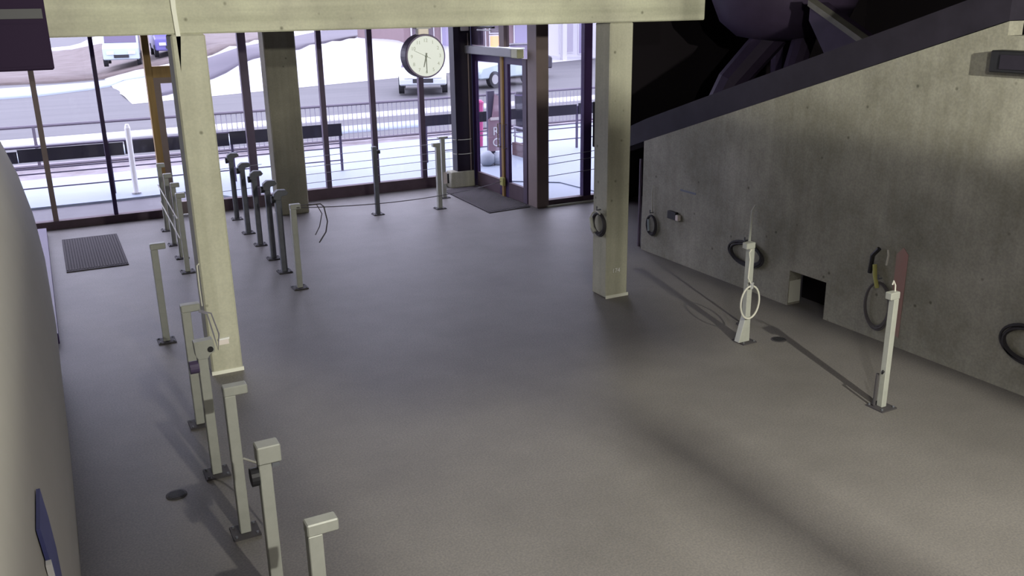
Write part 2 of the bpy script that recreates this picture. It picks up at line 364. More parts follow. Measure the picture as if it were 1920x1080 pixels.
st = thing('sticker', 'small white sticker low on the front of the left concrete column', 'sticker', (1.128, 7.985, 0.278))
box(0, 0.088, -0.002, 0, 0, 0.062).build('paper', M['creamwhite'], st)
MB().prism([(-0.006,0.05),(0.092,0.052),(0.094,0.07),(-0.004,0.064)], 'Y', -0.02, -0.001).build('folded_flap', M['white'], st)
nt_ = thing('number_tag', 'tiny number tag low on the front of the right concrete column', 'tag', (5.44, 8.045, 0.28))
box(0, 0.11, -0.002, 0, 0, 0.07).build('plate', M['conc'], nt_)
text('digits', '174', 0.072, M['white'], nt_, (0.05, -0.004, 0.035), (R(90), 0, 0))

# ------------------------------------------------------------------ glazing
w1 = empty('window_1'); struct(w1)
def mull(par, x, w, mname='frame', y=YB, d=0.09, z0=0.1, z1=4.2): return box(x-w/2, x+w/2, y-d/2, y+d/2, z0, z1).build('mullion', M[mname], par)
mx = [(-3.2,.07,'frame'),(-1.6,.07,'frame'),(-0.02,.075,'frame_lite'),(0.835,.06,'frame_dark'),(3.03,.13,'frame'),(4.285,.085,'frame'),(5.165,.09,'frame'),(6.075,.09,'frame')]
for x, w, mn in mx: mull(w1, x, w, mn)
box(-5, 1.55, YB-0.07, YB+0.07, 0, 0.125).build('sill', M['sill'], w1)
box(2.36, 6.62, YB-0.07, YB+0.07, 0, 0.19).build('sill', M['sill'], w1)
box(-5, 7.0, YB-0.05, YB+0.05, 4.1, 4.2).build('head_rail', M['frame'], w1)
edges = [-5]+[x for x, _, _ in mx[:4]]
for a, c in zip(edges, edges[1:]): box(a+0.03, c-0.03, YB-0.006, YB+0.006, 0.12, 4.12).build('pane', M['glass'], w1)
box(0.865, 1.55, YB-0.006, YB+0.006, 0.12, 4.12).build('pane', M['glass'], w1)
ed = [2.40, 3.03, 4.285, 5.165, 6.075, 6.64]
for a, c in zip(ed, ed[1:]): box(a+0.04, c-0.04, YB-0.006, YB+0.006, 0.18, 4.12).build('pane', M['glass'], w1)

d1 = empty('door_1'); struct(d1)      # golden timber door left of the front column
for x in (1.585, 2.37): box(x-0.05, x+0.05, YB-0.08, YB+0.06, 0, 4.2).build('jamb', M['timber'], d1)
box(1.63, 2.32, YB-0.08, YB+0.06, 2.19, 2.36).build('transom_rail', M['timber'], d1)
for x in (1.685, 2.28): box(x-0.05, x+0.05, YB-0.05, YB+0.03, 0.02, 2.19).build('stile', M['frame_lite'], d1)
box(1.735, 2.23, YB-0.05, YB+0.03, 0.02, 0.22).build('bottom_rail', M['frame_lite'], d1)
box(1.735, 2.23, YB-0.05, YB+0.03, 2.10, 2.19).build('top_rail', M['frame_lite'], d1)
box(1.735, 2.23, YB-0.016, YB-0.006, 0.22, 2.10).build('pane', M['glass'], d1)
box(1.635, 2.32, YB-0.016, YB-0.006, 2.36, 4.12).build('pane', M['glass'], d1)
hd = MB().tube([(2.25,YB-0.06,1.0),(2.25,YB-0.11,1.0),(2.15,YB-0.11,1.0)], 0.012).build('handle', M['post'], d1)

# entrance doors in the short side wall X = 7
XD = 7.0
w2 = empty('window_2'); struct(w2)
box(XD-0.02, XD+0.2, 12.53, 12.84, 0, 4.2).build('corner_post', M['frame_lite'], w2, 0.01)
for y0, y1, mn in ((14.56,14.84,'frame'),(13.58,13.76,'frame_lite')): box(XD-0.05, XD+0.05, y0, y1, 2.52, 4.2).build('mullion', M[mn], w2)
box(XD-0.05, XD+0.05, 12.84, 15.1, 4.1, 4.2).build('head_rail', M['frame'], w2)
for y0, y1 in ((12.84,13.58),(13.76,14.56),(14.84,15.08)): box(XD-0.006, XD+0.006, y0, y1, 2.52, 4.12).build('pane', M['glass'], w2)
box(XD-0.02, XD+0.03, 14.88, 15.1, 0.0, 0.12).build('sill', M['sill'], w2)
box(XD-0.006, XD+0.006, 14.88, 15.06, 0.12, 2.36).build('pane', M['glass'], w2)
def door_leaf(n, y0, y1, hinge):
    d = empty('door_%d' % n); struct(d)
    w = 0.13
    for a, c, mn in ((y0,y0+w,'frame_dark' if hinge else 'frame'),(y1-w,y1,'frame_dark' if not hinge else 'frame_dark')):
        box(XD-0.03, XD+0.03, a, c, 0.01, 2.36).build('stile', M[mn], d)
    box(XD-0.03, XD+0.03, y0+w, y1-w, 2.25, 2.36).build('top_rail', M['frame_dark'], d)
    box(XD-0.03, XD+0.03, y0+w, y1-w, 0.01, 0.27).build('kick_panel', M['sill'], d)
    box(XD-0.006, XD+0.006, y0+w, y1-w, 0.27, 2.25).build('pane', M['glass'], d)
    MB().tube([(XD-0.03,(y0+0.06 if hinge else y1-0.06),1.25),(XD-0.09,(y0+0.06 if hinge else y1-0.06),1.25),(XD-0.09,(y0+0.06 if hinge else y1-0.06),0.85),(XD-0.03,(y0+0.06 if hinge else y1-0.06),0.85)], 0.012).build('handle', M['frame_lite'], d)
door_leaf(2, 13.72, 14.88, True)
door_leaf(3, 12.86, 13.64, False)
box(XD-0.06, XD+0.05, 13.645, 13.715, 0, 2.36).build('center_mullion', M['timber'], w2)
sh = thing('shutter_housing', 'long grey shutter housing above the entrance doors', 'housing', (XD-0.06, 12.86, 2.375))
box(-0.12, 0.0, 0.22, 2.22, 0, 0.135).build('casing', M['header'], sh, 0.012)
box(-0.125, 0.0, 0.0, 0.22, -0.005, 0.14).build('end_cap', M['cap'], sh, 0.012)

# right wing glazing Y = 12.6
YW = 12.6
w3 = empty('window_3'); struct(w3)
box(7.18, 8.3, YW-0.06, YW+0.06, 0, 0.11).build('sill', M['sill'], w3)
box(7.16, 8.1, YW-0.11, YW-0.06, 0.0, 0.03).build('sill_strip', M['off_white'], w3)
box(7.87, 8.02, YW-0.05, YW+0.05, 0.1, 4.2).build('mullion', M['frame_dark'], w3)
box(7.18, 8.3, YW-0.05, YW+0.05, 4.1, 4.2).build('head_rail', M['frame'], w3)
for a, c in ((7.2,7.87),(8.02,8.3)): box(a, c, YW-0.006, YW+0.006, 0.11, 4.12).build('pane', M['glass'], w3)
lb = thing('letter_box', 'tall dark letter box on the violet mullion beside the right concrete column', 'box', (8.12, YW-0.06, 0.92))
box(-0.09, 0.12, -0.1, 0, 0, 0.74).build('box_body', M['black'], lb, 0.01)
box(-0.06, 0.09, -0.106, -0.1, 0.55, 0.6).build('slot_flap', M['frame_dark'], lb)

# dark steel corner column on its concrete plinth
sc = thing('steel_column', 'black steel column on a square concrete plinth at the glazed corner', 'column', (6.79, 14.98, 0))
box(-0.175, 0.16, -0.13, 0.1, 0.28, 4.2).build('shaft', M['column_black'], sc, 0.01)
MB().prism([(-0.33,0),(0.15,0),(0.15,0.29),(-0.31,0.29)], 'Y', -0.16, 0.1).build('plinth', M['conc'], sc, 0.012)
MB().tube([(0.09,-0.137,0.3),(0.09,-0.137,2.72)], 0.011).build('cable', M['frame_lite'], sc)
box(0.16, 0.2, -0.1, 0.08, 0.12, 4.2).build('blue_edge_trim', M['blue'], sc)
jb = thing('junction_box', 'small white box at the top of the black steel column', 'box', (6.80, 14.845, 2.76))
box(-0.06, 0.09, -0.05, 0, 0, 0.1).build('box_body', M['white'], jb, 0.008); box(-0.05, 0.08, -0.054, -0.05, 0.01, 0.09).build('lid', M['creamwhite'], jb)
cl = thing('batten_lamp', 'short white twin batten lamp high beside the black steel column', 'lamp', (6.93, 14.2, 2.78))
box(-0.03, 0.03, -0.28, 0.28, 0.03, 0.06).build('housing', M['black'], cl)
for dz in (0.0, 0.07): MB().tube([(-0.04,-0.26,dz),(-0.04,0.26,dz)], 0.013).build('tube', M['white'], cl)

# ------------------------------------------------------------------ clock
ck = thing('wall_clock', 'round white station clock hanging under the concrete beam', 'clock', (3.27, 8.06, 2.745))
MB().lathe([(0.175,-0.075),(0.196,-0.075),(0.2,-0.06),(0.2,0.06),(0.196,0.075),(0.175,0.075)], (0,0,0), 'Y', 48).build('drum', M['clockrim'], ck, smooth=False)
MB().lathe([(0.182,-0.079),(0.182,-0.074)], (0,0,0), 'Y', 48).build('dial', M['clockface'], ck)
box(-0.05, 0.055, -0.04, 0.04, 0.185, 0.255).build('bracket', M['creamwhite'], ck, 0.008)
box(-0.07, 0.07, -0.05, 0.05, 0.245, 0.257).build('ceiling_plate', M['header'], ck)
dg = empty('numerals'); dg.parent = ck
for h in range(1, 13):
    a = math.pi/2 - h*math.pi/6
    text('numeral', str(h), 0.045, M['ink_pale'], dg, (0.142*math.cos(a), -0.0805, 0.142*math.sin(a)), (R(90), 0, 0))
def hand(name, ang, l, back, w, y, m):
    a = math.pi/2 - R(ang); c, s_ = math.cos(a), math.sin(a)
    P = [(-back,-w),(l,-w*0.6),(l,w*0.6),(-back,w)]
    MB().prism([(p*c-q*s_, p*s_+q*c) for p, q in P], 'Y', y, y+0.0015).build(name, m, ck)
hand('hour_hand', 195, 0.10, 0.03, 0.006, -0.0835, M['ink'])
hand('minute_hand', 179, 0.15, 0.03, 0.0045, -0.086, M['ink'])
hand('second_hand', 295, 0.13, 0.05, 0.0015, -0.0885, M['ink_pale'])
MB().lathe([(0.011,-0.091),(0.011,-0.079)], (0,0,0), 'Y', 12).build('hand_pin', M['ink'], ck)

# hanging dark display, upper left
hs = thing('hanging_display', 'dark rectangular display box hanging in the upper left corner of the photo', 'display', (-0.3, 5.0, 2.925))
box(-0.7, 0.40, 0, 0.12, 0, 0.45).build('display_case', M['display'], hs, 0.008)
box(-0.68, 0.38, -0.006, 0, 0.02, 0.215).build('screen', M['display'], hs)
box(-0.69, 0.385, -0.012, 0, 0.24, 0.285).build('top_strip', M['display_strip'], hs)
for x in (-0.5, 0.2): MB().tube([(x,0.06,0.45),(x,0.06,1.375)], 0.012).build('hanger_rod', M['black'], hs)

# ------------------------------------------------------------------ queue posts
def base_plate(par): 
    box(-0.085, 0.085, -0.085, 0.085, 0, 0.012).build('base_plate', M['base'], par)
    b = MB()
    for sx in (-1,1):
        for sy in (-1,1): b.lathe([(0.008,0.012),(0.008,0.024)], (sx*0.065, sy*0.065, 0), 'Z', 6)
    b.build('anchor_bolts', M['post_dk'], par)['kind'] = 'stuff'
def post_plain(name, m, side=1, arm=0.075, w=0.033, head='arm', h=1.02, z0=0.012):
    """square tube post with an L-shaped head reaching to one side"""
    t = empty(name)
    box(-w, w, -w, w, z0, h-0.06).build('shaft', M[m], t, 0.004)
    x0, x1 = (-w-0.002, w+arm) if side > 0 else (-w-arm, w+0.002)
    box(x0, x1, -w-0.004, w+0.004, h-0.06, h).build('head_arm', M[m], t, 0.006)
    base_plate(t)
    return t
GA = 'posts along the left queue lane'
pa = post_plain('queue_post', 'post')
rowA = [((0.80,3.51), 'grey queue post nearest the camera, cut off by the bottom edge of the photo'),
        ((0.76,5.23), 'third near queue post, pale cord hanging at its side, before the drilled one'),
        ((0.77,7.00), 'queue post with angled head just left of the left concrete column foot'),
        ((0.79,9.13), 'lone pale queue post standing left of the left column, near the doormat')]
for i, ((x, y), lab) in enumerate(rowA):
    o = pa if i == 0 else dup(pa, (x, y, 0))
    o.location = (x, y, 0); tag(o, lab, 'queue post', GA)
    if i == 1: post3 = o
    if i == 2: post5 = o
# second: thick notched head and a cord reel at its side
p2 = post_plain('queue_post', 'post', arm=0.05)
p2.location = (0.765, 4.345, 0); tag(p2, 'second queue post from the bottom edge, thick head, black reel on its side', 'queue post', GA)
box(-0.037, 0.085, -0.05, 0.045, 0.93, 1.03).build('head_cover', M['post'], p2, 0.006)
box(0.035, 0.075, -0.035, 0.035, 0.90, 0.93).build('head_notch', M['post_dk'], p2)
MB().lathe([(0.028,-0.02),(0.05,-0.02),(0.05,0.02),(0.028,0.02)], (-0.055,0,0.85), 'X', 16).build('cord_reel', M['black'], p2)
# fourth: head plate with a round hole
p4 = empty('queue_post'); p4.location = (0.74, 6.1, 0); tag(p4, 'queue post with a drilled head plate in front of the left column', 'queue post', GA)
box(-0.033, 0.033, -0.033, 0.033, 0.012, 0.95).build('shaft', M['post'], p4, 0.004); base_plate(p4)
MB().prism([(-0.045,0.93),(-0.05,1.03),(0.078,1.035),(0.085,0.975),(0.082,0.945),(0.05,0.925),(0.03,0.90),(-0.03,0.90)], 'Y', -0.04, 0.03).build('head_plate', M['post'], p4, 0.003)
MB().lathe([(0.02,-0.047),(0.02,-0.0401)], (0.055,0,0.965), 'Y', 16).build('head_hole', M['black'], p4)
MB().lathe([(0.024,-0.03),(0.045,-0.03),(0.045,0.03),(0.024,0.03)], (-0.06,0.0,0.84), 'X', 16).build('cord_reel', M['clockrim'], p4)
# far part of the lane beside the timber door
pf = post_plain('queue_post', 'post', arm=0.05, w=0.03)
farA = [((1.37,11.62),'pale queue post hard against the left edge of the left column'),((1.41,12.38),'queue post second from the left column in the roped group'),
        ((1.42,13.16),'queue post third from the left column in the roped group'),((1.45,14.13),'rearmost queue post of the roped group by the timber door')]
for i, ((x, y), lab) in enumerate(farA):
    o = pf if i == 0 else dup(pf, (x, y, 0))
    o.location = (x, y, 0); tag(o, lab, 'queue post', 'roped posts by the timber door')
tag(MB().tube(sag((1.325,11.6,0.70),(1.405,14.15,0.70),0.0), 0.008, 6).build('lane_rope', M['rope_w']), 'upper pale rope strung through the posts by the timber door', 'rope', 'ropes of the far left lane')
tag(MB().tube(sag((1.325,11.6,0.45),(1.405,14.15,0.45),0.0), 0.008, 6).build('lane_rope', M['rope_w']), 'lower pale rope strung through the posts by the timber door', 'rope', 'ropes of the far left lane')
# row B behind the left column
GB = 'posts of the middle queue lane'
pb1 = post_plain('queue_post', 'post', arm=0.055, w=0.033); pb1.location = (2.44,10.22,0)
tag(pb1, 'pale queue post in front of the rear concrete column, rope tied to its head', 'queue post', GB)
pb = empty('queue_post')
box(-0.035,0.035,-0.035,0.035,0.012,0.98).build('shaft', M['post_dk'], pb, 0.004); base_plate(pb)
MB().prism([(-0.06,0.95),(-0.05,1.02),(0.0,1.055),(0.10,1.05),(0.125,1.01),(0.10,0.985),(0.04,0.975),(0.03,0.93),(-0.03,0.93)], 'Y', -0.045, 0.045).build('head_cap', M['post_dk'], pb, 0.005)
MB().lathe([(0.02,-0.02),(0.045,-0.02),(0.045,0.02),(0.02,0.02)], (-0.062,0,0.94), 'X', 14).build('cord_reel', M['black'], pb)
rowB = [((2.45,10.99),'second queue post behind the left column, dark against the rear column'),((2.48,11.69),'dark queue post with a rounded cap, third of the row behind the left column'),
        ((2.49,12.52),'fourth dark queue post of the row behind the left column'),((2.49,13.31),'fifth dark queue post of the row, in front of the window sill'),
        ((2.53,14.34),'last dark queue post of the row, closest to the window and the left column')]
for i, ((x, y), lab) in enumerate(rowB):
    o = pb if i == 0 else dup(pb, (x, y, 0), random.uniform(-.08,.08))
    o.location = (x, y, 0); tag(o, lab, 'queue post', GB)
# back row before the windows
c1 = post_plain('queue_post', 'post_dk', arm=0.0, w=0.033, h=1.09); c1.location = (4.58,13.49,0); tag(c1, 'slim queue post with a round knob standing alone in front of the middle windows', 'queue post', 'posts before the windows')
MB().tube([(0.03,0,1.0),(0.09,0,1.0)], 0.03, 10).build('knob', M['black'], c1)
c2 = post_plain('queue_post', 'post', side=-1, arm=0.055, w=0.036, h=1.08); c2.location = (5.61,13.37,0); tag(c2, 'pale queue post with head to the left, front of the pair by the doormat', 'queue post', 'posts before the windows')
c3 = empty('queue_post'); c3.location = (6.02,14.13,0); tag(c3, 'white queue post with a flat T head, rear one of the pair beside the plinth', 'queue post', 'posts before the windows')
box(-0.035,0.035,-0.035,0.035,0.012,1.03).build('shaft', M['post'], c3, 0.004); base_plate(c3); box(-0.08,0.09,-0.045,0.045,1.03,1.06).build('head_plate', M['post'], c3, 0.004)
box(0.05,0.09,-0.03,0.03,0.25,0.42).build('latch_box', M['black'], c3)
box(-0.02,0.05,-0.045,-0.036,0.25,0.45).build('catch_plate', M['creamwhite'], c3)
# right-hand posts near the ramp wall
r1 = post_plain('queue_post', 'post', side=-1, arm=0.045, w=0.03, h=1.01); r1.location = (5.80,6.25,0); tag(r1, 'pale post with a flared foot and a hose loop, before the right concrete wall', 'queue post', 'posts before the right wall')
MB().prism([(-0.03,0.28),(0.03,0.28),(0.035,0.012),(-0.10,0.012)], 'Y', -0.034, 0.034).build('flared_foot', M['post'], r1, 0.003)
r2 = post_plain('queue_post', 'post', side=-1, arm=0.045, w=0.027, h=1.0); r2.location = (5.75,4.55,0); tag(r2, 'rightmost post, standing before the right wall with a hook on its head', 'queue post', 'posts before the right wall')
MB().tube([(0.0,0,1.0),(-0.005,0,1.05),(-0.03,0,1.09),(-0.04,0,1.06)], 0.006).build('head_hook', M['rope_w'], r2)
MB().tube([(-0.03,0,0.33),(-0.06,-0.02,0.32),(-0.07,-0.04,0.345)], 0.008).build('shaft_hook', M['black'], r2)
MB().tube([(-0.05,0.03,0.3),(-0.055,0.03,0.02)], 0.012).build('conduit', M['base'], r2)

# thin rod standing behind the flared post
rd = thing('barrier_rod', 'thin pale rod standing behind the flared-foot post at the right wall', 'rod', (6.12, 6.62, 0))
MB().tube([(0,0,0.02),(0,0,0.85),(0.012,0,1.2),(0.05,0,1.26)], [0.014,0.014,0.010,0.006], 8).build('rod', M['post'], rd)
MB().lathe([(0.07,0),(0.07,0.012),(0.025,0.02)], (0,0,0), 'Z', 12).build('foot', M['base'], rd)

# ------------------------------------------------------------------ ropes, hoses, coils
def rope(name, pts, r, m, label, cat='rope', group=None): return tag(MB().tube(pts, r, 6).build(name, M[m]), label, cat, group)
rope('barrier_rope', sag((2.475,10.16,0.985),(6.893,13.66,0.27),0.10,16), 0.006, 'rope_d', 'thin low rope from the rear column post across the floor to the entrance doors')
hk = tag(box(6.90,6.95,13.60,13.72,0.2,0.34).build('rope_hook', M['greenhook'], None, 0.006), 'yellow-green hook low on the entrance door mullion', 'hook')
for i, (z0, z1, lab) in enumerate(((0.818,0.87,'upper'),(0.705,0.76,'middle'),(0.513,0.56,'lowest'))):
    rope('guard_wire', [(7.18,12.515,z0),(8.3,12.515,z1)], 0.006, 'wire', '%s guard wire across the narrow window right of the entrance doors' % lab, 'wire', 'guard wires right of the doors')
for z0, lab in ((0.764,'top'),(0.60,'second'),(0.469,'third'),(0.32,'bottom')):
    rope('guard_wire', [(3.68,15.03,z0),(6.60,15.03,z0+0.04)], 0.005, 'wire', '%s guard wire across the middle windows' % lab, 'wire', 'guard wires before the middle windows')
for z0, lab in ((0.70,'upper'),(0.33,'lower')):
    rope('guard_wire', [(2.45,15.03,z0),(3.14,15.03,z0+0.02)], 0.005, 'wire', '%s guard wire in the window behind the dark post row' % lab, 'wire', 'guard wires left of the rear column')
for z0, lab in ((0.865,'upper'),(0.605,'lower')):
    rope('cable_tie', arc((6.77,14.95,z0), 0.19, R(180), R(360), 10, 'XY', 0.135), 0.007, 'rope_w', '%s pale strap around the black steel column' % lab, 'strap', 'straps on the steel column')
def cord(par, pts, r, m):
    MB().tube([(a-par.location[0], b_-par.location[1], c) for a, b_, c in pts], r, 6).build('cord', M[m], par)
cord(pb1, [(2.47,10.25,0.99),(2.62,10.25,0.99),(2.74,10.28,0.97),(2.80,10.3,0.85),(2.76,10.3,0.7),(2.70,10.3,0.6)], 0.006, 'rope_d')
cord(pb1, [(2.62,10.25,0.98),(2.79,10.3,0.97),(2.83,10.3,0.93),(2.86,10.3,0.75),(2.83,10.3,0.62),(2.74,10.3,0.5)], 0.008, 'rope_d')
cord(post3, [(0.80,5.22,0.52),(0.86,5.1,0.53),(0.90,4.98,0.50),(0.905,4.98,0.42),(0.91,4.98,0.2),(0.90,5.0,0.03)], 0.007, 'rope_w')
cord(post5, [(0.86,6.95,0.96),(0.92,6.95,0.93),(0.95,6.95,0.75),(0.97,6.95,0.62),(0.99,6.95,0.75),(0.95,6.95,0.93),(0.86,6.95,0.97)], 0.006, 'wire')
tag(MB().tube([(1.04,7.99,1.06),(1.02,7.97,1.05),(1.015,7.95,0.85),(1.02,7.96,0.68)], 0.007, 6).build('hook_line', M['rope_w']), 'short pale line hanging at the left edge of the left concrete column', 'line')
# hose loop hooked on the flared post
hl = thing('hose_loop', 'pale oval hose loop hanging on the flared-foot post', 'hose', (5.80, 6.20, 0.0))
MB().tube(arc((-0.025,-0.02,0.43), 0.115, R(90), R(449), 26, 'XZ', 0.165), 0.009, 6).build('loop', M['rope_w'], hl)
MB().tube([(-0.01,-0.02,0.59),(-0.07,-0.02,0.68),(-0.06,-0.02,0.86),(-0.075,-0.02,0.93),(-0.05,-0.02,0.96)], 0.007, 6).build('lead', M['rope_w'], hl)
MB().tube([(-0.02,-0.02,0.57),(-0.015,-0.02,0.63)], 0.018, 8).build('clip', M['header'], hl)
# coils on the ramp wall
def coil(name, label, cx, cy, cz, ry, rz, plane='YZ', turns=4, r=0.014, m='coil', hook=True):
    t = thing(name, label, 'hose coil', (cx, cy, cz), 0, 'hose coils')
    for k in range(turns):
        d = (k-turns/2)*r*1.3; s_ = 1-0.05*(k%3)
        off = (-0.02-0.012*(k%2), d*0.4, d*0.5) if plane == 'YZ' else (d*0.5, -0.02-0.012*(k%2), d*0.5)
        MB().tube(arc(off, ry*s_, 0, 2*math.pi*(31/32), 32, plane, rz*s_), r, 6, True).build('turn', M[m], t)
    if hook:
        if plane == 'YZ': MB().tube([(0.0,0,rz+0.03),(-0.05,0,rz+0.03),(-0.05,0,rz+0.07)], 0.009).build('hook', M['post_dk'], t)
        else: MB().tube([(0,0.0,rz+0.03),(0,-0.05,rz+0.03),(0,-0.05,rz+0.07)], 0.009).build('hook', M['post_dk'], t)
    return t
coil('hose_coil', 'black hose coil on the wall behind the flared-foot post', 6.94, 7.53, 0.435, 0.27, 0.125)
coil('hose_coil', 'black hose coil on the wall cut by the right edge of the photo', 6.94, 4.15, 0.46, 0.22, 0.15)
c_ = coil('hose_coil', 'dark hose coil and pale lines hanging on the wall behind the rightmost post', 6.94, 5.66, 0.36, 0.15, 0.24, turns=3, r=0.010, m='rope_d')
MB().tube([(-0.03,0.12,0.30),(-0.04,0.10,0.48),(-0.03,0.04,0.56)], 0.022, 8).build('hose_end', M['black'], c_)
MB().tube([(-0.03,-0.06,0.42),(-0.04,-0.08,0.52),(-0.03,-0.06,0.57)], 0.010, 6).build('nozzle', M['rope_w'], c_)
MB().tube([(-0.045,0.06,0.40),(-0.05,0.04,0.30),(-0.05,0.0,0.18)], 0.020, 8).build('strap', M['greenhook'], c_)
c_ = coil('hose_coil', 'dark hose coil with a pale hanging line at the far end of the wall', 6.94, 9.34, 0.40, 0.10, 0.13, turns=3, r=0.012)
MB().tube([(-0.02,-0.02,0.52),(-0.03,-0.01,0.45),(-0.02,0.0,0.15)], 0.008, 6).build('pale_line', M['rope_w'], c_)
MB().tube([(-0.05,0.03,0.07),(-0.06,0.0,-0.08)], 0.016, 8).build('nozzle', M['car_s'], c_)
c_ = coil('hose_coil', 'hose coil hanging on the left side of the right concrete column', 5.34, 8.15, 0.86, 0.12, 0.125, 'YZ', 3, 0.013)
MB().tube(arc((-0.05,0,0), 0.13, R(-60), R(120), 14, 'YZ', 0.14), 0.010, 6).build('pale_turn', M['rope_w'], c_)
MB().tube([(-0.07,0.09,0.05),(-0.08,0.04,-0.05),(-0.07,0.0,-0.09)], 0.024, 8).build('hose_end', M['post'], c_)
wo = thing('wall_socket', 'small dark socket with a white plug on the right concrete wall', 'socket', (6.95, 8.86, 0.56))
box(-0.05, 0, -0.04, 0.13, 0, 0.1).build('socket_box', M['black'], wo, 0.006); box(-0.055, -0.005, -0.10, -0.04, 0.0, 0.075).build('plug', M['creamwhite'], wo, 0.008)
rope('wall_pole', [(7.02,9.75,0.0),(7.02,9.75,1.2)], 0.02, 'frame', 'thin dark pole at the far end of the concrete wall', 'pole')

# floor drains
def drain(x, y, r, label):
    t = thing('floor_drain', label, 'drain', (x, y, 0), 0, 'floor drains')
    MB().lathe([(r,0.0),(r,0.004),(r*0.86,0.006)], (0,0,0), 'Z', 24).build('rim', M['base'], t)
    b = MB()
    for k in range(-3, 4):
        w = math.sqrt(max(0.01, 1-(k/4)**2))*r*0.8; b.box(-w, w, k*r*0.2-r*0.05, k*r*0.2+r*0.05, 0.006, 0.009)
    b.build('grate', M['black'], t)
drain(0.437, 5.93, 0.07, 'round floor drain left of the near queue posts'); drain(6.124, 6.12, 0.075, 'round dark floor drain in front of the right concrete wall')

# doormats
def doormat(name, label, corners, rib_dir):
    t = thing(name, label, 'doormat', (0,0,0))
    MB().prism(corners, 'Z', 0.0, 0.012).build('mat_base', M['mat'], t)
    A, B, C, D = [Vector((*c, 0.012)) for c in corners]
    n = 22; rb = MB()
    for i in range(n):
        f0, f1 = (i+0.2)/n, (i+0.7)/n
        a0, a1 = A.lerp(B, f0), A.lerp(B, f1); d0, d1 = D.lerp(C, f0), D.lerp(C, f1)
        a0, d0 = a0.lerp(d0, 0.03), d0.lerp(a0, 0.03); a1, d1 = a1.lerp(d1, 0.03), d1.lerp(a1, 0.03)
        lo = [rb.bm.verts.new(p) for p in (a0,a1,d1,d0)]; hi = [rb.bm.verts.new(p+Vector((0,0,0.006))) for p in (a0,a1,d1,d0)]
        rb.bm.faces.new(hi)
        for k in range(4): rb.bm.faces.new((lo[k], lo[(k+1)%4], hi[(k+1)%4], hi[k]))
    o = rb.build('ribs', M['matrib'], t); o['kind'] = 'stuff'
doormat('doormat', 'dark ribbed doormat on the floor at the left, before the window', [(0.0,12.37),(0.74,12.37),(0.75,14.27),(0.01,14.28)], 0)
doormat('doormat', 'dark ribbed doormat in front of the glass entrance doors', [(6.15,12.62),(6.93,12.68),(6.93,14.75),(6.23,14.68)], 0)

# ------------------------------------------------------------------ dark lift machinery behind the wall
mc = thing('lift_machine', 'dark violet lift machine with a round drum and splayed legs behind the concrete wall', 'machine', (9.35, 9.75, 0))
MB().lathe([(0.30,2.66),(0.62,2.72),(0.86,2.92),(0.98,3.2),(1.02,3.7),(0.9,3.8)], (0,0,0), 'Z', 32).build('drum', M['mach'], mc, smooth=True)
MB().tube([(-0.1,0.05,2.75),(-0.65,0.25,2.1),(-0.9,0.4,1.5),(-0.9,0.4,0)], [0.22,0.2,0.17,0.17], 10).build('leg', M['mach'], mc)
MB().tube([(0.05,-0.4,2.75),(-0.3,-0.55,2.2),(-0.35,-0.6,0)], [0.16,0.14,0.14], 10).build('leg', M['mach'], mc)
MB().tube([(0.5,0.5,2.8),(0.9,0.9,0)], 0.15, 10).build('leg', M['mach'], mc)
ar = thing('machine_arm', 'sloping steel arm with a worn pale edge beside the dark lift machine', 'machine part', (8.5, 8.0, 0))
MB().prism([(0.42,3.16),(-0.46,2.72),(-0.46,2.4),(0.0,2.4),(0.42,2.95)], 'X', 0, 0.3).build('arm_body', M['mach'], ar)
MB().prism([(0.43,3.19),(-0.47,2.75),(-0.47,2.68),(0.43,3.12)], 'X', -0.03, 0.12).build('worn_edge', M['mach_edge'], ar)
MB().tube([(0.15,-0.2,2.5),(0.15,-0.2,0)], 0.12, 8).build('arm_leg', M['mach'], ar)

# ------------------------------------------------------------------ outside
def ground(name, pts, z, m): 
    b = MB(); b.prism(pts, 'Z', z-0.3, z); return struct(b.build(name, m))
ground('ground_apron', [(-12,15.22),(40,15.22),(40,17.4),(-12,17.4)], -0.02, M['apron'])
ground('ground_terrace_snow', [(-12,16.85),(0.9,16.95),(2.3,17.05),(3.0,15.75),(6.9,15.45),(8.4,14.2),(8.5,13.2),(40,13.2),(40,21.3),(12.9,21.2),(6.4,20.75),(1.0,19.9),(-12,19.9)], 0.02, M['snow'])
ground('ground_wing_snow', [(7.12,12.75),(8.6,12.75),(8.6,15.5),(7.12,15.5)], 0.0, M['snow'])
ground('ground_verge', [(-15,18.6),(40,18.6),(40,22.2),(-15,22.2)], 0.0, M['dirty'])
ground('ground_road', [(-60,22.2),(90,22.2),(90,140),(-60,140)], -0.03, M['road'])
def T(x, y):
    """height of the snow bank and the slope above it"""
    f = 36.2+(x-5)*0.44; t = min(max((y-f)/7, 0), 1); e = min(max((x-3)/6, 0), 1)
    return 1.35*t*t*(3-2*t)*e + 0.035*max(0, y-f-20)*min(1, max((x-1)/6, 0))
b = MB(); NX, NY = 44, 60; vs = {}
for i in range(NX+1):
    for j in range(NY+1):
        x = 3.0+i*0.75; f = 36.2+(x-5)*0.44; y = f-0.3+j*0.8
        vs[i,j] = b.bm.verts.new((x, y, T(x,y)-0.02+0.04*math.sin(x*1.7+y*0.9)*min(1, j/3)))
for i in range(NX):
    for j in range(NY): b.bm.faces.new((vs[i,j], vs[i+1,j], vs[i+1,j+1], vs[i,j+1]))
struct(b.build('ground_snow_bank', M['snow_w'], smooth=True))
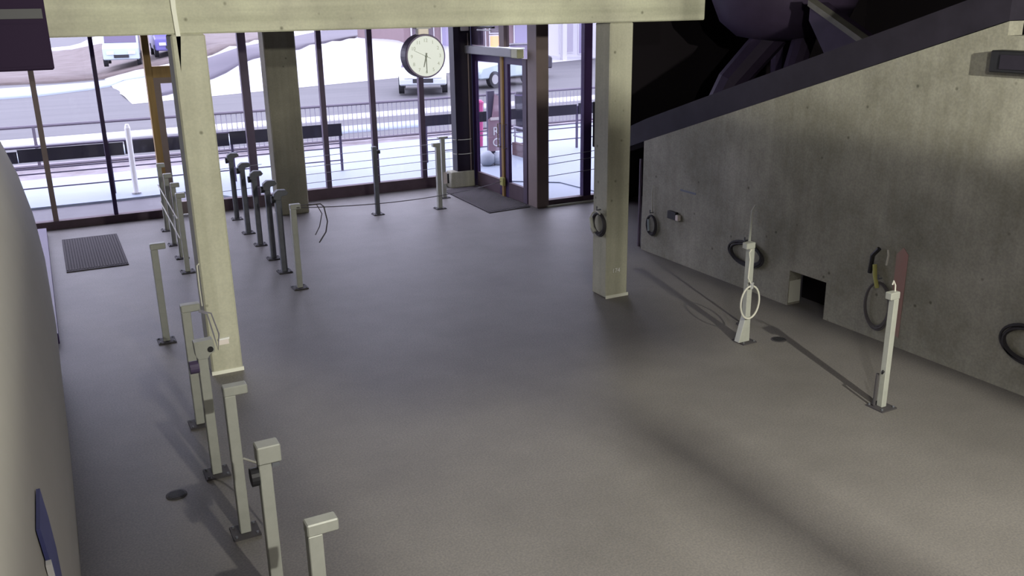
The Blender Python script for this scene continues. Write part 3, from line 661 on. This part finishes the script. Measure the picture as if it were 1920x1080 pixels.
def drape(name, lo, hi, m, lift, nu=6, nv=8):
    """a strip between two ground lines, laid on the slope"""
    b = MB(); G = []
    for (a, c), (a2, c2) in zip(zip(lo, hi), zip(lo[1:], hi[1:])):
        for u in range(nu):
            w = u/nu; L = Vector(a).lerp(Vector(a2), w); U = Vector(c).lerp(Vector(c2), w); G.append((L, U))
    G.append((Vector(lo[-1]), Vector(hi[-1])))
    rows = []
    for L, U in G:
        pts = [L.lerp(U, k/nv) for k in range(nv+1)]
        rows.append([b.bm.verts.new((pts[0].x, pts[0].y, T(*pts[0])-0.1))] + [b.bm.verts.new((q.x, q.y, T(q.x, q.y)+lift)) for q in pts])
    for A, B_ in zip(rows, rows[1:]):
        for k in range(len(A)-1): b.bm.faces.new((A[k], B_[k], B_[k+1], A[k+1]))
    return struct(b.build(name, m, smooth=True))
drape('ground_upper_road', [(4.2,37.2),(6.63,40.15),(8.24,41.9),(9.79,43.35),(11.73,44.95),(16.04,51.85),(21.5,61.95),(27.5,69)], [(4.6,41.5),(7.2,44.2),(8.92,45.4),(10.4,48.5),(12.4,53.5),(16.2,61.4),(20.06,67.8),(25,74)], M['road2'], 0.06)
drape('ground_far_verge', [(-20,50),(0.8,47.75),(3.2,49.1),(4.5,48.6),(6.2,47.2),(7.8,46.2),(9.4,48.5),(11.4,54.5),(15,63)], [(-20,84),(1.95,80),(4,78),(6.27,70),(8,70),(10,72),(13,76),(17,80),(22,86)], M['bankbrown'], 0.07)
drape('ground_snow_strip', [(-14,36.5),(0,40.5),(2.0,42.5),(3.6,44.8),(5.0,43.0)], [(-14,42),(0,45.5),(2.0,46.3),(3.6,47.8),(5.6,45.3)], M['snow'], 0.03, nv=4)
drape('ground_snow_strip', [(-14,82),(1.95,81),(6.3,69.9)], [(-14,86),(2.2,85),(7,73.5)], M['snow_w'], 0.12, nv=4)
drape('ground_snow_strip', [(-20,22.6),(0,22.8),(6,23.2),(20,24)], [(-20,23.9),(0,24.1),(6,24.4),(20,25.2)], M['snow'], 0.01, nv=2)
drape('ground_snow_strip', [(-20,25.4),(0,25.6),(6,26),(20,27)], [(-20,26.6),(0,26.8),(6,27.1),(20,28)], M['snow_w'], 0.01, nv=2)

# terrace railing with dark boards
def railing(name, label, x0, x1, posts, boards):
    t = thing(name, label, 'railing', (0,17.57,0), 0, 'terrace railings')
    for z in (0.58, 0.49, 0.24): MB().tube([(x0,0,z),(x1,0,z)], 0.013, 6).build('rail', M['tube'], t)
    MB().tube([(x0,0,0.955),(x1,0,0.955)], 0.02, 6).build('top_rail', M['tube'], t)
    for x in posts: box(x-0.022, x+0.022, -0.02, 0.02, 0, 0.96).build('post', M['tube'], t)
    for a, c, z0, z1 in boards: box(a, c, -0.045, -0.02, z0, z1).build('board', M['board'], t)
railing('terrace_railing', 'terrace railing with long dark boards outside the left and middle windows', -5.0, 5.30, (-3.4,-1.2,1.0,3.15,5.27), [(-4.9,-0.45,0.70,0.90),(-0.44,1.25,0.705,0.93),(1.27,3.1,0.715,0.945),(3.12,5.30,0.73,0.975)])
railing('terrace_railing', 'terrace railing with dark boards outside the entrance doors', 7.10, 14.5, (7.12,8.9,10.83,13.0), [(7.09,8.9,0.785,1.0),(8.92,10.8,0.785,1.01),(10.85,14.5,0.785,1.03)])
# picket fence beyond
pk = thing('picket_fence', 'grey picket fence along the road beyond the terrace', 'fence', (0,21.4,0))
MB().tube([(-8,0,0.86),(18,0,0.97)], 0.035, 6).build('top_rail', M['fence'], pk)
MB().tube([(-8,0,0.04),(18,0,0.10)], 0.035, 6).build('bottom_rail', M['fence'], pk)
for i in range(11):
    x = -7.6+i*2.48; z = 0.86+(x+8)/26*0.11
    box(x-0.03, x+0.03, -0.03, 0.03, 0, z).build('post', M['fence'], pk)
pm = MB().tube([(0,0,0.06),(0,0,0.90)], 0.009, 4).build('picket', M['fence_p'], pk)
pm.location = (3.2, 0, 0)
k = 0
x = 3.2+0.115
while x < 16.5 and k < 130:
    q = pm.copy(); COL.objects.link(q); q.parent = pk; q.location = (x, 0, 0); x += 0.115; k += 1

# low boarded ramp wall with rails outside the doors
lw = thing('ramp_parapet', 'low red-brown boarded parapet with two rails outside the entrance doors', 'parapet', (9.12, 0, 0))
for i in range(2): box(0, 0.1, 16.1, 17.5, 0.0+i*0.15, 0.145+i*0.15).build('board', M['planter'], lw)
for z in (0.44, 0.63): MB().tube([(0.05,16.1,z),(0.05,17.5,z)], 0.022, 6).build('rail', M['fence_p'], lw)
for y in (16.2, 17.45): MB().tube([(0.05,y,0.3),(0.05,y,0.63)], 0.016, 6).build('rail_post', M['fence_p'], lw)
# banner stand
bs = thing('banner_stand', 'pink banner with pale letters on a weighted post outside the entrance doors', 'banner', (8.2, 16.6, 0))
box(-0.10, 0.06, 0.0, 0.06, 0.1, 1.52).build('post', M['bannerpost'], bs)
MB().prism([(-0.11,0.30),(0.16,0.30),(0.17,0.9),(0.15,1.40),(0.05,1.46),(-0.02,1.0),(-0.10,0.95)], 'Y', -0.035, -0.02).build('cloth', M['banner'], bs)
text('letters', 'R', 0.24, M['white'], bs, (0.06,-0.04,0.70), (R(90),0,0)); text('letters', 'C', 0.24, M['white'], bs, (0.06,-0.04,0.47), (R(90),0,0))
box(-0.06, 0.16, -0.042, -0.035, 0.93, 0.99).build('stripe', M['creamwhite'], bs)
for dx, r_, h_ in ((-0.16,0.16,0.30),(0.12,0.18,0.26)): MB().lathe([(r_*0.6,0),(r_,h_*0.25),(r_*0.95,h_*0.7),(r_*0.4,h_)], (dx,-0.05,0.02), 'Z', 12).build('ballast_sack', M['bag'], bs, smooth=True)
# small things on the snow
bn = thing('dark_bin', 'dark litter bin by the picket fence, seen through the right door leaf', 'bin', (11.12,20.8,0))
MB().lathe([(0.14,0),(0.16,0.95),(0.12,1.03)], (0,0,0), 'Z', 14).build('bin_body', M['board'], bn); MB().lathe([(0.17,0.93),(0.17,0.97)], (0,0,0), 'Z', 14).build('rim', M['tube'], bn)
pb_ = thing('pink_bin', 'small pink bin seen in the glass strip beside the black steel column', 'bin', (8.97,18.9,0))
MB().lathe([(0.10,0),(0.13,1.05),(0.10,1.1)], (0,0,0), 'Z', 12).build('bin_body', M['pink'], pb_); MB().lathe([(0.14,1.02),(0.14,1.06)], (0,0,0), 'Z', 12).build('rim', M['pink'], pb_)
bo = thing('white_upright', 'white vertical bar in front of the dark boards outside the left windows', 'upright', (1.34,17.3,0))  # slim white vertical shape before the boards
MB().lathe([(0.05,0.02),(0.05,1.2),(0.03,1.27)], (0,0,0), 'Z', 12).build('post', M['white'], bo); MB().lathe([(0.08,0.02),(0.08,0.05)], (0,0,0), 'Z', 12).build('foot', M['header'], bo)
bsn = thing('blue_sign', 'narrow light blue sign on a post seen beside the black steel column', 'sign', (9.6,21.0,0))
MB().tube([(0,0,0),(0,0,2.6)], 0.02, 6).build('post', M['white'], bsn); box(-0.16,0.16,-0.03,-0.01,1.55,2.45).build('sign_plate', M['bluesign'], bsn)

# cars
def car(name, label, loc, rz, paint, L=4.1, Wd=1.75, H=1.45, van=False, z=0):
    t = thing(name, label, 'van' if van else 'car', (loc[0], loc[1], z), rz)
    h = L/2; w = Wd/2
    if van: body = [(-h,0.35),(-h,1.95*H/2),(-h+0.2,H),(h-1.5,H),(h-0.9,H*0.62),(h-0.1,H*0.52),(h,0.35)]
    else: body = [(-h,0.35),(-h,0.85),(-h+0.25,0.95),(h-1.15,0.95),(h-0.15,0.80),(h,0.6),(h,0.35)]
    MB().prism(body, 'Y', -w, w).build('body', M[paint], t, 0.05)
    if not van:
        b = MB(); lo = [(-h+0.3,-w+0.06),(h-1.1,-w+0.06),(h-1.1,w-0.06),(-h+0.3,w-0.06)]; hi = [(-h+0.75,-w+0.22),(h-1.85,-w+0.22),(h-1.85,w-0.22),(-h+0.75,w-0.22)]
        A = [b.bm.verts.new((x,y,0.93)) for x, y in lo]; B_ = [b.bm.verts.new((x,y,H-0.04)) for x, y in hi]
        for k in range(4): b.bm.faces.new((A[k], A[(k+1)%4], B_[(k+1)%4], B_[k]))
        b.bm.faces.new(B_); b.build('windows', M['carglass'], t)
        box(-h+0.7, h-1.8, -w+0.2, w-0.2, H-0.05, H).build('roof', M[paint], t, 0.02)
    else:
        MB().prism([(h-1.48,H-0.06),(h-0.95,H*0.64),(h-0.9,H*0.64),(h-1.42,H-0.06)], 'Y', -w+0.1, w-0.1).build('windscreen', M['carglass'], t)
        for s_ in (-1,1): box(h-2.4, h-1.6, s_*(w+0.005)-0.005, s_*(w+0.005)+0.005, H*0.6, H-0.2).build('side_window', M['carglass'], t)
    for sx in (-h+0.75, h-0.8):
        for sy in (-1,1):
            wh = MB().lathe([(0.2,-0.1),(0.32,-0.1),(0.32,0.1),(0.2,0.1)], (sx, sy*(w-0.06), 0.32), 'Y', 18).build('wheel', M['tyre'], t)
            MB().lathe([(0.19,-0.105),(0.19,0.105)], (sx, sy*(w-0.06), 0.32), 'Y', 14).build('hub_cap', M['hub'], wh)
    for sy in (-1,1): box(h-0.02, h+0.02, sy*(w-0.35)-0.16, sy*(w-0.35)+0.16, 0.62, 0.76).build('headlight', M['white'], t)
    box(h-0.01, h+0.02, -w+0.5, w-0.5, 0.45, 0.6).build('grille', M['black'], t)
    return t
car('parked_car', 'white parked car facing the station, partly hidden by the hanging clock', (13.55,33.5), R(-112), 'car_w')
car('parked_car', 'pale silver parked car seen through the left entrance door leaf', (17.0,34.0), R(200), 'car_s', 3.6)
car('parked_car', 'dark parked car seen right of the entrance door post', (19.4,37.6), R(176), 'car_d', 3.8)
car('parked_van', 'blue van on the slope, seen above the timber door transom', (6.85,53.0), R(-93), 'car_b', 4.6, 1.8, 1.8, True, T(6.5,52))
car('parked_van', 'pale van on the slope just left of the timber door frame', (4.35,52.2), R(-97), 'car_s', 4.4, 1.7, 1.8, True, T(5.0,52.0))

# buildings across the road
def building(name, label, x0, x1, y0, y1, h, wm, wins, roof='shopdark'):
    t = thing(name, label, 'building', (x0, y0, 0))
    box(0, x1-x0, 0, y1-y0, 0, h).build('wall', M[wm], t)
    box(-0.3, x1-x0+0.3, -0.4, y1-y0+0.3, h, h+0.3).build('roof', M[roof], t)
    for a, c, z0, z1, m in wins:
        f = box(a, c, -0.06, 0.02, z0, z1).build('window', M['pale'], t)
        box(a+0.07, c-0.07, -0.08, -0.05, z0+0.07, z1-0.07).build('pane', M[m], f)
    return t
sb = building('shop_building', 'mauve shop building with a warm lit window across the road', 18.4, 27.0, 48, 56, 4.2, 'shop',
    [(0.4,1.8,0.5,2.2,'shopdark'),(2.2,3.3,0.5,2.3,'shopwin'),(3.7,5.0,0.7,2.3,'shopdark'),(5.2,6.4,0.7,1.5,'warm'),(5.2,6.4,1.55,2.5,'shopdark'),(6.8,8.3,0.6,2.4,'shopwin')])
box(0.2, 8.4, -0.9, 0.0, 2.65, 2.8).build('canopy', M['pale'], sb)
hb_ = building('arcade_building', 'pale bright arcade building with white pillars right of the shop', 27.3, 37.0, 48, 56, 5.0, 'pale',
    [(1.0,2.0,0.3,2.3,'palegrey'),(2.3,3.2,0.2,2.3,'shopwin'),(3.9,5.2,0.3,2.3,'palegrey'),(5.8,7.2,0.3,2.3,'palegrey')])
for x in (0.45, 2.15, 3.55, 5.5, 7.5): box(x-0.14, x+0.14, -1.6, -1.3, 0, 5.0).build('pillar', M['snow_w'], hb_)
